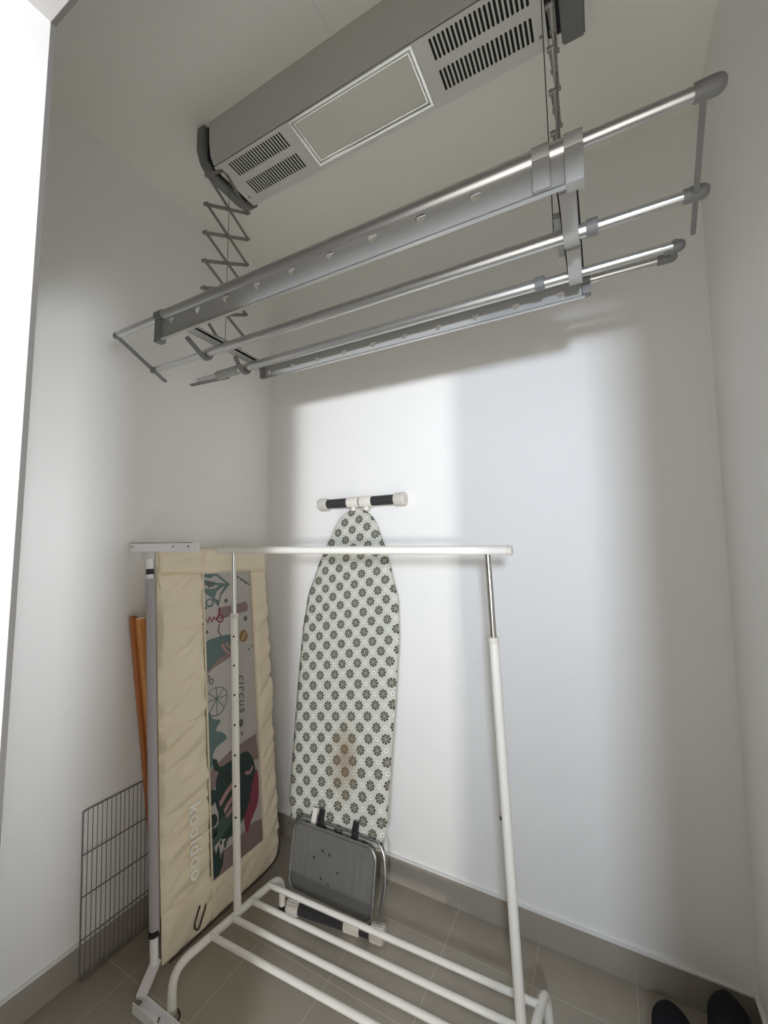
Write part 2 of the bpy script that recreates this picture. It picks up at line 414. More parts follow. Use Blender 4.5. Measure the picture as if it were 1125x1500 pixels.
# cradles that carry the two inner poles below the beams
def cradle(x, y, z, w, y1):
    path = fillet([(x, y1, 2.121), (x, y-.030, z+.008), (x, y-.020, z-.018), (x, y+.012, z-.020), (x, y+.024, z+.004)], .018, 5)
    bm = bmesh.new(); tube(bm, path, .0032, 8, sx=w/.0032/2, up=(1, 0, 0)); return bm
def cradle_band(x, y, z, w, y0):
    """strap that dips from the beam under a pole, w wide along x"""
    prof = fillet([(0, y0, 2.121), (0, y-.026, z-.006), (0, y-.008, z-.0185), (0, y+.012, z-.0185), (0, y+.024, z+.004), (0, y+.034, 2.121)], .012, 4)
    bm = bmesh.new(); a = []; b = []; t = .0055
    for p in prof:
        a.append((bm.verts.new((x-w/2, p.y, p.z)), bm.verts.new((x+w/2, p.y, p.z)), bm.verts.new((x+w/2, p.y, p.z-t)), bm.verts.new((x-w/2, p.y, p.z-t))))
    for i in range(len(a)-1):
        for k in range(4): bm.faces.new((a[i][k], a[i][(k+1) % 4], a[i+1][(k+1) % 4], a[i+1][k]))
    bm.faces.new(a[0]); bm.faces.new(a[-1][::-1]); return bm
obj('pole_cradle', cradle_band(-1.205, Y2, Z2, .018, .862), 'mid_plastic', bl)
obj('pole_cradle', cradle_band(-1.175, Y3, Z3, .018, 1.040), 'mid_plastic', bl)
obj('pole_cradle', cradle_band(-.036, Y2, Z2, .030, .845), 'alu_matt', br)
obj('pole_cradle', cradle_band(-.036, Y3, Z3, .030, 1.025), 'alu_matt', br)
# swing links at the pole tips (flat bars with a slotted eye)
def link(a, b, w, slot):
    a, b = V(a), V(b); L = (b-a).length; m = frame(a, b-a, V((1, 0, .0)) if abs((b-a).normalized().x) < .7 else V((0, 1, 0)))
    lo = [rrect(-w*.7, L, -w/2, w/2, w*.48, 5)]
    if slot: lo.append(rrect(L-slot, L-w*.28, -w*.22, w*.22, w*.21, 4))
    return plate(lo, .004, m)
obj('swing_link', link((-1.408, .755, 2.118), (-1.532, 1.010, 2.082), .016, .085), 'mid_plastic', r1, 0)
obj('swing_link', link((.166, .755, 2.118), (.192, 1.030, 2.072), .009, 0), 'mid_plastic', r1, 0)
obj('swing_link', link((-1.290, Y3+.012, 2.084), (-1.486, Y3-.002, 2.086), .017, .05), 'mid_plastic', p3, 0)
obj('swing_link', link((.168, Y3-.01, 2.10), (.176, 1.185, 2.120), .010, 0), 'mid_plastic', r2, 0)

# ------------------------------------------------------------------ garment rack
RK = thing('clothes_rack', 'empty cream metal clothes rack with one hanging bar and four bottom shelf rods', 'clothes rack', (-.73, 1.15, 0))
ZF = .128
def side(dx, dy):
    p = [(-1.221, .906, .012), (-1.223, .906, ZF), (-1.178, 1.342, ZF), (-1.171, 1.340, .012)]
    return [V(q)+V((dx, dy, 0)) for q in p]
for dx, dy in ((0, 0), (.972, .045)):
    s = side(dx, dy)
    f = obj('side_frame', T([s[0]] + fillet(s, .075, 8)[1:-1] + [s[-1]], r=.0128, seg=18), 'cream_metal', RK)
    for q in (s[0], s[-1]): obj('foot_cap', lathe(bmesh.new(), (q.x, q.y, 0), (q.x, q.y, 1), [(0, .013), (.002, .0142), (.022, .0142), (.023, .0128)], 16), 'black_plastic' if dx == 0 and q is s[-1] else 'ivory', f)
for i, y in enumerate((1.277, 1.194, 1.113, 1.033)):
    x = -1.223 + (y-.903)*(.045/.439)
    obj('shelf_rod', T([(x, y, ZF+.004), (x+.972, y+.045, ZF+.004)], r=.0098, seg=14), 'cream_metal', RK)
for k, (x, y, xt) in enumerate(((-1.206, 1.143, -1.272), (-.236, 1.183, -.296))):
    lo = V((x, y, ZF+.008)); hi = V((xt, y, 1.402)); d = hi-lo
    mid = lo + d*((1.160-lo.z)/d.z)
    u = obj('upright', T([lo, mid], r=.0135, seg=18), 'cream_metal', RK)
    obj('upright_collar', lathe(bmesh.new(), mid, hi, [(-.012, .0142), (-.011, .0150), (.004, .0150), (.005, .0125)], 18), 'ivory', u)
    obj('inner_tube', T([mid, hi], r=.0092, seg=16), 'chrome', u)
    hb = bmesh.new()
    if k == 0:
        for i in range(7):
            c = lo + d*((1.082-.106*i-lo.z)/d.z); o = V((.62, -.78, 0)).normalized()
            obj('adjusting_hole', T([c+o*.012, c+o*.0139], r=.0040, seg=8), 'black_plastic', u)
    else:
        c = lo + d*((.69-lo.z)/d.z)
        tube(hb, [c+V((-.012, -.004, 0)), c+V((-.0165, -.006, 0))], .0045, 10); obj('push_button', hb, 'black_plastic', u)
bar = obj('hanging_bar', T([(-1.352, 1.141, 1.406), (-.234, 1.185, 1.406)], r=.0135, seg=20), 'cream_metal', RK)
for x, y, s in ((-1.352, 1.141, -1), (-.234, 1.185, 1)):
    obj('bar_end_cap', lathe(bmesh.new(), (x, y, 1.406), (x+s, y+.04*s, 1.406), [(-.008, .0139), (.001, .0148), (.005, .0148), (.007, .011)], 18), 'ivory', bar)

# ------------------------------------------------------------------ folded bed rail leaning on the left wall
BR = thing('bed_rail', 'cream fabric bed rail with printed mesh window, stood on end against left wall', 'bed rail', (-1.352, .931, 0))
U = V((0, 1, -.0201)); W = V((-.118, .020, .993)); O = V((-1.352, .931, .024))
FM = frame(O, U, W)            # local: x along the wall, y up the rail, z towards the room
def L(u, v, w=0.): return FM @ V((u, v, w))
def puffy(u0, u1, v0, v1, th, amp, seed, nu=14, nv=60, diag=.6, shear0=0., shear1=0., rnd=None, creases=()):
    bm = bmesh.new(); F = []; Bk = []
    for j in range(nv+1):
        fr_, bk_ = [], []
        for i in range(nu+1):
            a, b = i/nu, j/nv
            u = u0+(u1-u0)*a; v = v0+(v1-v0)*b + (shear0*(1-b)+shear1*b)*a
            e = min(a, 1-a)*abs(u1-u0); g = min(b, 1-b)*abs(v1-v0)
            edge = min(1, (e/.014))**.5*min(1, (g/.014))**.5
            vv = v - diag*u + .05*noise.noise(V((u*5, v*3, seed)))
            wr = (abs(noise.noise(V((u*4+seed, vv*13, seed*3.1)))**.8 if noise.noise(V((u*4+seed, vv*13, seed*3.1))) > 0 else abs(noise.noise(V((u*4+seed, vv*13, seed*3.1))))**.8) - .25)*amp*1.5
            wr += noise.noise(V((u*9, vv*38, seed)))*amp*.4
            w = th*.15 + (th*.85 + wr)*edge
            for cv in creases: w -= .007*math.exp(-((v-cv-.02*(u-u0))/.004)**2)
            if rnd and rnd(u, v) is not None: u, v = rnd(u, v)
            fr_.append(bm.verts.new(L(u, v, w))); bk_.append(bm.verts.new(L(u, v, -w*.6)))
        F.append(fr_); Bk.append(bk_)
    for j in range(nv):
        for i in range(nu):
            bm.faces.new((F[j][i], F[j][i+1], F[j+1][i+1], F[j+1][i])); bm.faces.new((Bk[j][i+1], Bk[j][i], Bk[j+1][i], Bk[j+1][i+1]))
    for j in range(nv):
        bm.faces.new((F[j][0], F[j+1][0], Bk[j+1][0], Bk[j][0])); bm.faces.new((F[j+1][nu], F[j][nu], Bk[j][nu], Bk[j+1][nu]))
    for i in range(nu):
        bm.faces.new((F[0][i+1], F[0][i], Bk[0][i], Bk[0][i+1])); bm.faces.new((F[nv][i], F[nv][i+1], Bk[nv][i+1], Bk[nv][i]))
    return bm
TOPV, WT, WB = 1.408, 1.292, .132
def corner(u, v):            # rounds the lower right corner
    cu, cv, r = .585-.075, .012+.075, .075
    if u > cu and v < cv:
        d = V((u-cu, v-cv)); m = max(abs(d.x), abs(d.y))
        if m > 1e-6:
            d = d*(m/d.length); return cu+d.x, cv+d.y
    return None
side_p = obj('side_panel', puffy(.028, .226, .155, 1.300, .016, .024, 1.3, 18, 130, creases=(1.085, .735)), 'fabric', BR)
obj('side_panel', puffy(.495, .592, .128, 1.300, .015, .020, 5.7, 12, 90, diag=.8), 'fabric', BR)
obj('top_panel', puffy(.028, .226, 1.297, 1.398, .015, .014, 9.1, 16, 10, diag=.1), 'fabric', BR)
obj('top_panel', puffy(.222, .600, 1.297, 1.398, .014, .009, 2.2, 26, 10, diag=.1, shear1=.022), 'fabric', BR)
obj('bottom_panel', puffy(.030, .232, .012, .160, .016, .016, 7.7, 16, 14, diag=.9), 'fabric', BR)
obj('bottom_panel', puffy(.226, .588, .010, .135, .014, .012, 3.9, 30, 14, diag=.6, rnd=corner), 'fabric', BR)
mesh_p = obj('mesh_window', plate([[(.222, WB-.01), (.502, WB-.01), (.502, WT+.012), (.222, WT+.012)]], .0015, FM @ Matrix.Translation((0, 0, .002))), 'mesh', BR, 0)
obj('binding', T([L(.226, .14, .012), L(.226, 1.30, .012)], r=.004, seg=8), 'fabric_edge', BR)
obj('binding', T([L(.495, .14, .010), L(.495, 1.30, .010)], r=.0035, seg=8), 'fabric_edge', BR)
obj('bottom_piping', T(fillet([L(.05, .008, .01), L(.50, .008, .010), L(.590, .03, .008), L(.592, .16, .008)], .08), r=.0035, seg=8), 'dark_piping', BR)
obj('pull_loop', T(fillet([L(.165, .105, .020), L(.130, .060, .028), L(.150, .035, .026), L(.185, .085, .022), L(.19, .10, .016)], .03), r=.0032, seg=8), 'dark_piping', BR)
# steel post inside a grey sleeve, white ends with black bands
po = obj('post', T([L(.004, .026, 0), L(.004, 1.385, 0)], r=.0125, seg=18), 'white_metal', BR)
obj('post_sleeve', T([L(.006, .128, 0), L(.006, 1.286, 0)], r=.0158, seg=18), 'sleeve', po)
obj('band', T([L(.004, .118, 0), L(.004, .136, 0)], r=.0163, seg=18), 'black_plastic', po)
obj('band', T([L(.004, 1.302, 0), L(.004, 1.322, 0)], r=.0136, seg=18), 'black_plastic', po)
# angle bars at the ends of the post
def channel(x0, x1, y, z, hgt, dep):
    return B((x0, x1, y-dep/2, y-dep/2+.002, z, z+hgt), (x0, x1, y-dep/2, y+dep/2, z+hgt-.002, z+hgt), (x0, x1, y+dep/2-.002, y+dep/2, z, z+hgt))
tb = obj('base_bar', channel(-1.600, -1.243, .953, 1.402, .033, .030), 'white_metal', BR, 0)
for x in (-1.585, -1.345, -1.262): obj('bolt_hole', T([(x, .9375, 1.421), (x, .9395, 1.421)], r=.0035, seg=8), 'black_plastic', tb)
obj('pivot_bracket', B((-1.535, -1.495, .943, .968, 1.375, 1.412), bevel=.003), 'white_plastic', tb)
obj('strap', T(fillet([L(.028, 1.39, .012), L(.034, 1.34, .016), L(.026, 1.28, .014), L(.036, 1.24, .015)], .02), r=.0035, seg=8), 'fabric_edge', BR)
bb = obj('base_bar', B((-1.332, -1.000, .852, .855, 0, .030), (-1.332, -1.000, .855, .886, 0, .003), (-1.332, -1.000, .883, .886, .003, .030)), 'white_metal', BR, 0)
obj('pivot_bracket', bar_bm((-1.356, .938, .058), (-1.330, .882, .030), .032, .022, (0, .4, 1)), 'white_plastic', bb)
for x in (-1.24, -1.10): obj('bolt_hole', T([(x, .8512, .014), (x, .853, .014)], r=.004, seg=8), 'black_plastic', bb)
# lettering stitched on the panel, reading downwards
obj('lettering', text('kooldoo', .068, FM @ Matrix.Translation((.128, .452, .0235)) @ Matrix.Rotation(-PI/2, 4, 'Z'), .0022, .0011, spacing=1.10), 'thread', side_p, 0)
# circus picture printed on the mesh: (material, local outline)
PRM = lambda k: FM @ Matrix.Translation((0, 0, .0032+.0006*k))
GT = [(-1, -.86), (.36, .50), (.47, .605), (.625, .780), (.735, .864), (.775, .894), (.96, 1.02), (1.045, 1.10), (1.128, 1.173), (1.29, 1.290), (2, 2)]
GE = [(-1, -1), (.14, .14), (.178, .245), (.262, .335), (.348, .477), (.43, .557), (.455, .572), (2, 2)]
GM = [GT]
def remap(v):
    for (a, b), (c, d) in zip(GM[0], GM[0][1:]):
        if a <= v <= c: return b+(d-b)*(v-a)/(c-a)
def pr(name, m, loops, k=0):
    loops = [[(u, remap(v)) for u, v in lp] for lp in loops]
    obj(name, plate(loops, .0004, PRM(k)), m, mesh_p, 0)
def band(p, w):              # a drawn stroke
    a = []; b = []
    for i, q in enumerate(p):
        q = V(q); d = (V(p[min(i+1, len(p)-1)])-V(p[max(i-1, 0)])).normalized(); n = V((-d.y, d.x))*w/2
        a.append(tuple(q+n)); b.append(tuple(q-n))
    return a + b[::-1]
wu = lambda u: .222+u
# tent
pr('printed_tent', 'print_teal', [[(wu(0), WT), (wu(.085), WT), (wu(.15), 1.225), (wu(.10), 1.16), (wu(.085), 1.10), (wu(.065), 1.13), (wu(.05), 1.155), (wu(.0), 1.20)],
    [(wu(.004), 1.268), (wu(.004), 1.280), (wu(.045), 1.268), (wu(.075), 1.284), (wu(.128), 1.232), (wu(.085), 1.238), (wu(.05), 1.250)],
    [(wu(.004), 1.235), (wu(.05), 1.222), (wu(.088), 1.226), (wu(.075), 1.208), (wu(.04), 1.205), (wu(.004), 1.216)],
    [(wu(.064), 1.148), (wu(.080), 1.190), (wu(.124), 1.220), (wu(.098), 1.180), (wu(.086), 1.135)]])
pr('printed_ring', 'print_teal', [ell(wu(.04), 1.128, .021, .022), ell(wu(.04), 1.128, .013, .014)], 1)
pr('printed_star', 'print_grey', [[(wu(.045+.028*math.cos(t*PI/5)*(1 if t % 2 else .5)), 1.232+.026*math.sin(t*PI/5)*(1 if t % 2 else .5)) for t in range(10)]], 1)
pr('printed_bunting', 'print_grey', [[(wu(.188), 1.282), (wu(.21), 1.262), (wu(.240), 1.240), (wu(.268), 1.214), (wu(.272), 1.217), (wu(.258), 1.206), (wu(.254), 1.220), (wu(.238), 1.218), (wu(.232), 1.238), (wu(.215), 1.238), (wu(.208), 1.258), (wu(.196), 1.258)]])
pr('printed_banner', 'print_mauve', [[(wu(.085), 1.098), (wu(.160), 1.100), (wu(.238), 1.112), (wu(.252), 1.085), (wu(.246), 1.062), (wu(.160), 1.052), (wu(.085), 1.038)]])
pr('printed_scroll', 'print_rose', [band([(wu(.004), 1.030), (wu(.016), 1.055), (wu(.028), 1.035), (wu(.036), 1.06), (wu(.048), 1.036), (wu(.058), 1.056), (wu(.068), 1.045), (wu(.086), 1.060), (wu(.088), 1.095)], .010)], 1)
pr('printed_ring', 'print_rose', [ell(wu(.090), 1.045, .018, .020), ell(wu(.090), 1.045, .011, .013)], 2)
pr('printed_string', 'print_grey', [band([(wu(.086), 1.020), (wu(.078), .990), (wu(.094), .965), (wu(.112), .935)], .006)])
for (u, v, r) in ((.02, 1.105, .006), (.022, .995, .007), (.126, 1.128, .010), (.232, 1.025, .011), (.245, .845, .006), (.262, .860, .005), (.180, .505, .013), (.183, .465, .006)):
    pr('printed_dot', 'print_grey', [ell(wu(u), v, r, r*1.1, 12)])
pr('printed_drum', 'print_gold', [ell(wu(.216), .937, .025, .036)])
pr('printed_drum_stick', 'print_sand', [band([(wu(.206), .916), (wu(.228), .960)], .012)], 1)
# teal whale-like beast with a striped pink ear
pr('printed_beast', 'print_teal', [blob([(wu(.004), .915), (wu(.02), .955), (wu(.075), .965), (wu(.150), .962), (wu(.185), .92), (wu(.175), .865), (wu(.12), .845), (wu(.06), .812), (wu(.010), .775), (wu(.004), .85)])])
pr('printed_beast', 'print_mauve', [blob([(wu(.01), .762), (wu(.05), .815), (wu(.10), .845), (wu(.150), .862), (wu(.165), .845), (wu(.10), .812), (wu(.05), .790)])], 1)
pr('printed_stripe', 'print_pink', [band([(wu(.095), .920), (wu(.108), .880), (wu(.135), .850)], .014), band([(wu(.118), .922), (wu(.135), .885), (wu(.16), .862)], .013)], 2)
pr('printed_scroll', 'print_grey', [ell(wu(.018), .745, .012, .016, 14), ell(wu(.018), .745, .006, .010, 14), ell(wu(.036), .722, .011, .016, 14), ell(wu(.036), .722, .006, .010, 14)])
# ferris wheel drawn in fine strokes
wheel = [ell(wu(.058), .625, .055, .060, 32), ell(wu(.058), .625, .051, .056, 32)]
pr('printed_wheel', 'print_teal', wheel)
for k in range(8):
    t = k*PI/8*2; pr('printed_wheel_spoke', 'print_teal', [band([(wu(.058), .625), (wu(.058+.052*math.cos(t)), .625+.057*math.sin(t))], .0035)], 1)
pr('printed_bushes', 'print_teal', [blob([(wu(.003), .60), (wu(.02), .585), (wu(.04), .560), (wu(.075), .545), (wu(.05), .52), (wu(.085), .50), (wu(.10), .475), (wu(.05), .46), (wu(.03), .43), (wu(.055), .405), (wu(.02), .39), (wu(.003), .36)], 4)])
obj('lettering', text('circus', .058, FM @ Matrix.Translation((wu(.176), .846, .004)) @ Matrix.Rotation(-PI/2, 4, 'Z'), .0003, 0, .25, 1.15), 'print_grey', mesh_p, 0)
# brown ground and the dark green elephant
GM[0] = GE
pr('printed_ground', 'print_mauve', [[(wu(.02), .395), (wu(.12), .430), (wu(.262), .455), (wu(.27), .34), (wu(.20), .35), (wu(.06), .345), (wu(.004), .32), (wu(.004), .37)]])
pr('printed_ground', 'print_mauve', [[(wu(.215), .172), (wu(.235), .172), (wu(.272), .168), (wu(.272), WB), (wu(.002), WB), (wu(.002), .165), (wu(.11), .165)]])
pr('printed_elephant', 'print_deep', [blob([(wu(.030), .430), (wu(.048), .420), (wu(.066), .388), (wu(.14), .392), (wu(.205), .392), (wu(.240), .345), (wu(.250), .305), (wu(.235), .255), (wu(.19), .215), (wu(.12), .178), (wu(.065), .185), (wu(.045), .222), (wu(.048), .270), (wu(.036), .30), (wu(.042), .345), (wu(.055), .372), (wu(.035), .39)])], 1)
pr('printed_elephant', 'print_green', [blob([(wu(.004), .210), (wu(.05), .250), (wu(.11), .262), (wu(.15), .250), (wu(.10), .215), (wu(.05), .190), (wu(.006), .178)])], 2)
for v, u in ((.315, .012), (.262, .012), (.225, .012)): pr('printed_elephant', 'print_deep', [ell(wu(u+.008), v, .022, .017)], 2)
pr('printed_saddle', 'print_rose', [blob([(wu(.252), .318), (wu(.262), .295), (wu(.255), .230), (wu(.225), .190), (wu(.185), .165), (wu(.175), .205), (wu(.205), .25), (wu(.225), .29)])], 3)
for (a, b) in (((.055, .290), (.125, .318)), ((.075, .268), (.145, .295)), ((.085, .250), (.145, .272))): pr('printed_stripe', 'print_pink', [band([(wu(a[0]), a[1]), (wu((a[0]+b[0])/2), (a[1]+b[1])/2+.003), (wu(b[0]), b[1])], .013)], 3)
pr('printed_stripe', 'print_pink', [band([(wu(.19), .325), (wu(.215), .32), (wu(.235), .33)], .009)], 3)
pr('printed_eye', 'black_plastic', [ell(wu(.092), .348, .010, .011, 16)], 3)
pr('printed_grass', 'print_deep', [[(wu(.002), .14), (wu(.002), .178), (wu(.015), .172), (wu(.022), .185), (wu(.03), .168), (wu(.045), .178), (wu(.05), .158), (wu(.07), .168), (wu(.06), .148), (wu(.04), .14)]], 1)
for (u, v) in ((.055, .18), (.075, .172), (.085, .178), (.062, .190)): pr('printed_dot', 'print_deep', [ell(wu(u), v, .006, .005, 10)], 1)

# ------------------------------------------------------------------ ironing board leaning on the back wall
IB = thing('ironing_board', 'folded ironing board with daisy print cover and scorch mark, leaning on back wall', 'ironing board', (-1.0, 1.42, 0))
BF = frame((-1.014, 1.452, .245), (1, .012, 0), (0, .183, 1.335))   # local x across, y towards the nose, z out to the room (-Y)
BF2 = Matrix(BF)
zc = V((BF[0][2], BF[1][2], BF[2][2]))
sgn = -1 if zc.y > 0 else 1                                        # make +z face the room
LEN = 1.362
half = [(0, .150), (.015, .188), (.045, .220), (.09, .236), (.30, .239), (.60, .246), (.80, .248), (.95, .236), (1.08, .196), (1.16, .168), (1.23, .135), (1.29, .108), (1.325, .082), (1.35, .045), (LEN, .0)]
def hw(v):
    for (a, b), (c, d) in zip(half, half[1:]):
        if a <= v <= c:
            t = (v-a)/(c-a)
            if c >= 1.29: return math.sqrt(max(0, b*b+(d*d-b*b)*t))
            t2 = t*t*(3-2*t)*.35+t*.65; return b+(d-b)*t2
    return 0
def board_bm(th, grow, nu=22, nv=110):
    bm = bmesh.new(); uvl = bm.loops.layers.uv.new('UVMap'); F = []; G = []; UV = {}
    for j in range(nv+1):
        v = LEN*(1-(1-j/nv)**1.25) if j > nv*.5 else LEN*(1-(.5)**1.25)*(j/nv/.5)
        h = max(hw(min(v, LEN)), .002)+grow
        f, g = [], []
        for i in range(nu+1):
            a = -1+2*i/nu; x = a*h
            e = min(h-abs(x), min(v, LEN-v)+.01*(1))
            pad = min(1, max(e, 0)/.012)**.5
            bow = .002*noise.noise(V((x*6, v*5, 1)))
            p = bm.verts.new(BF @ V((x, v, sgn*(th*pad+bow)))); q = bm.verts.new(BF @ V((x, v, -sgn*.006)))
            UV[p] = (x, v); UV[q] = (x, v); f.append(p); g.append(q)
        F.append(f); G.append(g)
    fs = []
    for j in range(nv):
        for i in range(nu):
            fs.append(bm.faces.new((F[j][i], F[j][i+1], F[j+1][i+1], F[j+1][i]))); fs.append(bm.faces.new((G[j][i+1], G[j][i], G[j+1][i], G[j+1][i+1])))
        fs.append(bm.faces.new((F[j][0], F[j+1][0], G[j+1][0], G[j][0]))); fs.append(bm.faces.new((F[j+1][nu], F[j][nu], G[j][nu], G[j+1][nu])))
    for i in range(nu):
        fs.append(bm.faces.new((F[0][i+1], F[0][i], G[0][i], G[0][i+1]))); fs.append(bm.faces.new((F[nv][i], F[nv][i+1], G[nv][i+1], G[nv][i])))
    for f in fs:
        for lo in f.loops: lo[uvl].uv = UV[lo.vert]
    return bm
obj('board_cover', board_bm(.014, 0), 'board', IB, 60)
def P(x, v, w): return BF @ V((x, v, sgn*w))
# leg frames folded behind the board
obj('leg', T(fillet([P(-.035, 1.345, .004), P(-.035, .9, -.022), P(-.16, .25, -.030), P(-.16, -.20, -.02)], .1), r=.009, seg=12), 'tray_rim', IB)
obj('leg', T(fillet([P(.035, 1.345, .004), P(.035, .9, -.022), P(.16, .25, -.030), P(.16, -.20, -.02)], .1), r=.009, seg=12), 'tray_rim', IB)
obj('wire_frame', T(fillet([P(-.236, -.01, -.012), P(-.21, .06, -.012), P(.22, .06, -.012), P(.235, -.06, -.012), P(.222, -.20, -.012)], .05), r=.0042, seg=8), 'tray_rim', IB)
def foot(a, b, br):
    a, b = V(a), V(b); d = (b-a).normalized()
    f = obj('foot_bar', T([a, b], r=.0225, seg=22), 'foot_tube', IB)
    for p, s in ((a, -1), (b, 1)):
        bm = bmesh.new(); seg = 40; rings = []
        e = d*s; n1 = e.cross(V((0, 0, 1))).normalized(); n2 = n1.cross(e)
        for t, r in ((-.012, .0255), (-.008, .029), (.032, .030), (.039, .026), (.041, .0005)):
            rings.append([bm.verts.new(p+e*t+(n1*math.cos(2*PI*k/seg)+n2*math.sin(2*PI*k/seg))*(r-(.0016 if k % 2 and t < .035 and t > -.01 else 0))) for k in range(seg)])
        for q, w in zip(rings, rings[1:]):
            for k in range(seg): bm.faces.new((q[k], q[(k+1) % seg], w[(k+1) % seg], w[k]))
        bm.faces.new(rings[0]); bm.faces.new(rings[-1]); obj('foot_cap', bm, 'cap', f, 25)
    m = (a+b)/2
    for s in br:
        c = m + d*s
        obj('leg_clamp', lathe(bmesh.new(), c-d*.031*(1), c+d*.031, [(0, .0235), (.001, .0262), (.058, .0262), (.062, .0235)], 20), 'ivory', f)
    return f
ft = foot((-1.185, 1.628, 1.622), (-.800, 1.628, 1.626), (-.034, .034))
for s in (-.034, .034): obj('leg_socket', T([(-.9925+s, 1.628, 1.612), P(s*1.0+.02, 1.352, .004)], r=.0135, seg=14), 'ivory', ft)
fb = foot((-1.105, 1.350, .031), (-.792, 1.398, .031), (.075,))
for x, s in ((-1.0, 0), (-.85, 0)): pass
# metal iron rest
TF = frame((-.978, 1.392, .186), (1, .02, 0), (0, .16, .985))
tz = -1 if TF[1][2] > 0 else 1
def TP(x, y, z): return TF @ V((x, y, tz*z))
holes = [ell(x, y, .0052, .0055, 12) for x, y in ((-.045, .047), (-.012, .042), (-.082, .014), (.030, -.005), (-.042, -.045), (-.008, -.054))]
tr = obj('iron_rest', plate([rrect(-.185, .185, -.115, .115, .035)] + holes, .004, TF), 'tray', IB, 0)
obj('rim', T([TP(x, y, .004) for x, y in rrect(-.188, .188, -.118, .118, .037, 8)], r=.0062, seg=10, closed=True), 'tray_rim', tr)
rb = bmesh.new()
for x in (.085, .115, .145, -.10, -.13): tube(rb, [TP(x, -.085, .0015), TP(x, .085, .0015)], .0022, 8)
obj('pressed_rib', rb, 'tray', tr)
for x in (-.075, .085):
    b = obj('hinge_bracket', bar_bm(TP(x, .108, -.008), TP(x, .165, -.018), .026, .006, TF.to_3x3() @ V((0, 0, 1))), 'black_plastic', tr)
obj('hinge_bracket', bar_bm(TP(-.108, .108, -.009), TP(-.108, .165, -.019), .022, .006, TF.to_3x3() @ V((0, 0, 1))), 'ivory', tr)
obj('rest_frame', T(fillet([TP(-.17, -.16, -.03), TP(-.2, -.05, -.022), TP(-.205, .13, -.022), TP(.205, .13, -.022), TP(.225, .0, -.022), TP(.19, -.16, -.03)], .05), r=.0045, seg=8), 'tray_rim', tr)
obj('locking_lever', T(fillet([(-1.02, 1.372, .060), (-.95, 1.352, .056), (-.915, 1.372, .066), (-.90, 1.40, .060)], .02), r=.004, seg=8), 'tray_rim', IB)
obj('lock_plate', B((-1.10, -.83, 1.385, 1.400, .035, .085), bevel=.003), 'foot_tube', IB)

# ------------------------------------------------------------------ wooden poles, wire rack, slippers, cord
def stick(name, label, a, b, w, m, end):
    a, b = V(a), V(b)
    t = thing(name, label, 'wooden pole', a, 'wooden poles leaning beside the bed rail')
    d = b-a; LL = d.length; fm = frame(a, d, V((1, 0, 0)))
    bm = B((0, LL-.004, -w/2, w/2, -w/2, w/2), bevel=.002); bmesh.ops.transform(bm, verts=bm.verts, matrix=fm); obj('shaft', bm, m, t)
    bm = B((LL-.004, LL, -w/2+.001, w/2-.001, -w/2+.001, w/2-.001), bevel=.0008); bmesh.ops.transform(bm, verts=bm.verts, matrix=fm); obj('end_face', bm, end, t)
    return t
stick('wooden_pole', 'red brown wooden pole, thinner and darker, on the wall side of its pair', (-1.500, 1.055, .012), (-1.574, .946, 1.160), .022, 'wood_dark', 'wood_dark')
stick('wooden_pole', 'orange wooden pole with pale sawn end, next to the bed rail post', (-1.462, 1.066, .012), (-1.546, .960, 1.155), .030, 'wood', 'wood_end')
GR = thing('wire_rack', 'dark wire cooling rack standing on floor against left wall behind bed rail', 'wire rack', (-1.575, .98, 0))
GF = frame((-1.5705, .822, .004), (0, 1, 0), (-.028, .012, .515)); GL, GH = .40, .522
gl = lambda u, v: GF @ V((u, v, 0))
obj('outer_frame', T(fillet([gl(.02, 0), gl(GL, 0), gl(GL, GH), gl(0, GH), gl(0, GH-.02)], .012, 4) , fillet([gl(.02, 0), gl(0, .0), gl(0, GH-.0)], .02, 4), r=.0028, seg=8), 'wire', GR)
for v in (.125, .255, .385): obj('cross_wire', T([gl(0, v)+V((.004, 0, 0)), gl(GL, v)+V((.004, 0, 0))], r=.0024, seg=8), 'wire', GR)
for i in range(1, 26): obj('thin_wire', T([gl(GL*i/26, 0), gl(GL*i/26, GH)], r=.0013, seg=6), 'wire', GR)

def slipper(label, x, y, rz, tilt, z0):
    t = thing('slipper', label, 'slipper', (x, y, z0), 'navy slippers by the right wall')
    t.rotation_euler = (tilt, 0, rz)
    Ls, ns = .27, 26
    def width(s): return (.036+.014*math.sin(PI*min(1, s*1.05))**.8 + .006*s)*(1 if s < .8 else math.sqrt(max(.02, 1-((s-.8)/.2)**2*.86)))*(1 if s > .06 else math.sqrt(max(.08, s/.06)))
    out = [(width(k/ns), Ls*k/ns) for k in range(ns+1)]
    lp = [(w, v) for w, v in out] + [(-w, v) for w, v in out[::-1]]
    bm = plate([lp], .026, Matrix.Translation((0, -Ls, .014))); me_obj(t, 'sole', bm, 'rubber_sole')
    bm = bmesh.new(); rings = []; nn = 16
    for k in range(16):
        s = .45+.545*k/15; w = width(s)+.002; hgt = .050*math.sin(PI*(.30+.66*(1-(k/15)))**1.0)**.6+.020 if k < 15 else .03
        hgt = .074*(1-.50*(k/15)**3)-.006*(k/15)
        rings.append([bm.verts.new((w*math.cos(PI*i/nn), Ls*s-Ls, .024+hgt*math.sin(PI*i/nn)**.75 if 0 < i < nn else .024)) for i in range(nn+1)])
    for a, b in zip(rings, rings[1:]):
        for i in range(nn): bm.faces.new((a[i], a[i+1], b[i+1], b[i]))
    bm.faces.new(rings[-1])
    r = bmesh.ops.solidify(bm, geom=bm.faces[:], thickness=.005); me_obj(t, 'upper', bm, 'navy')
    return t
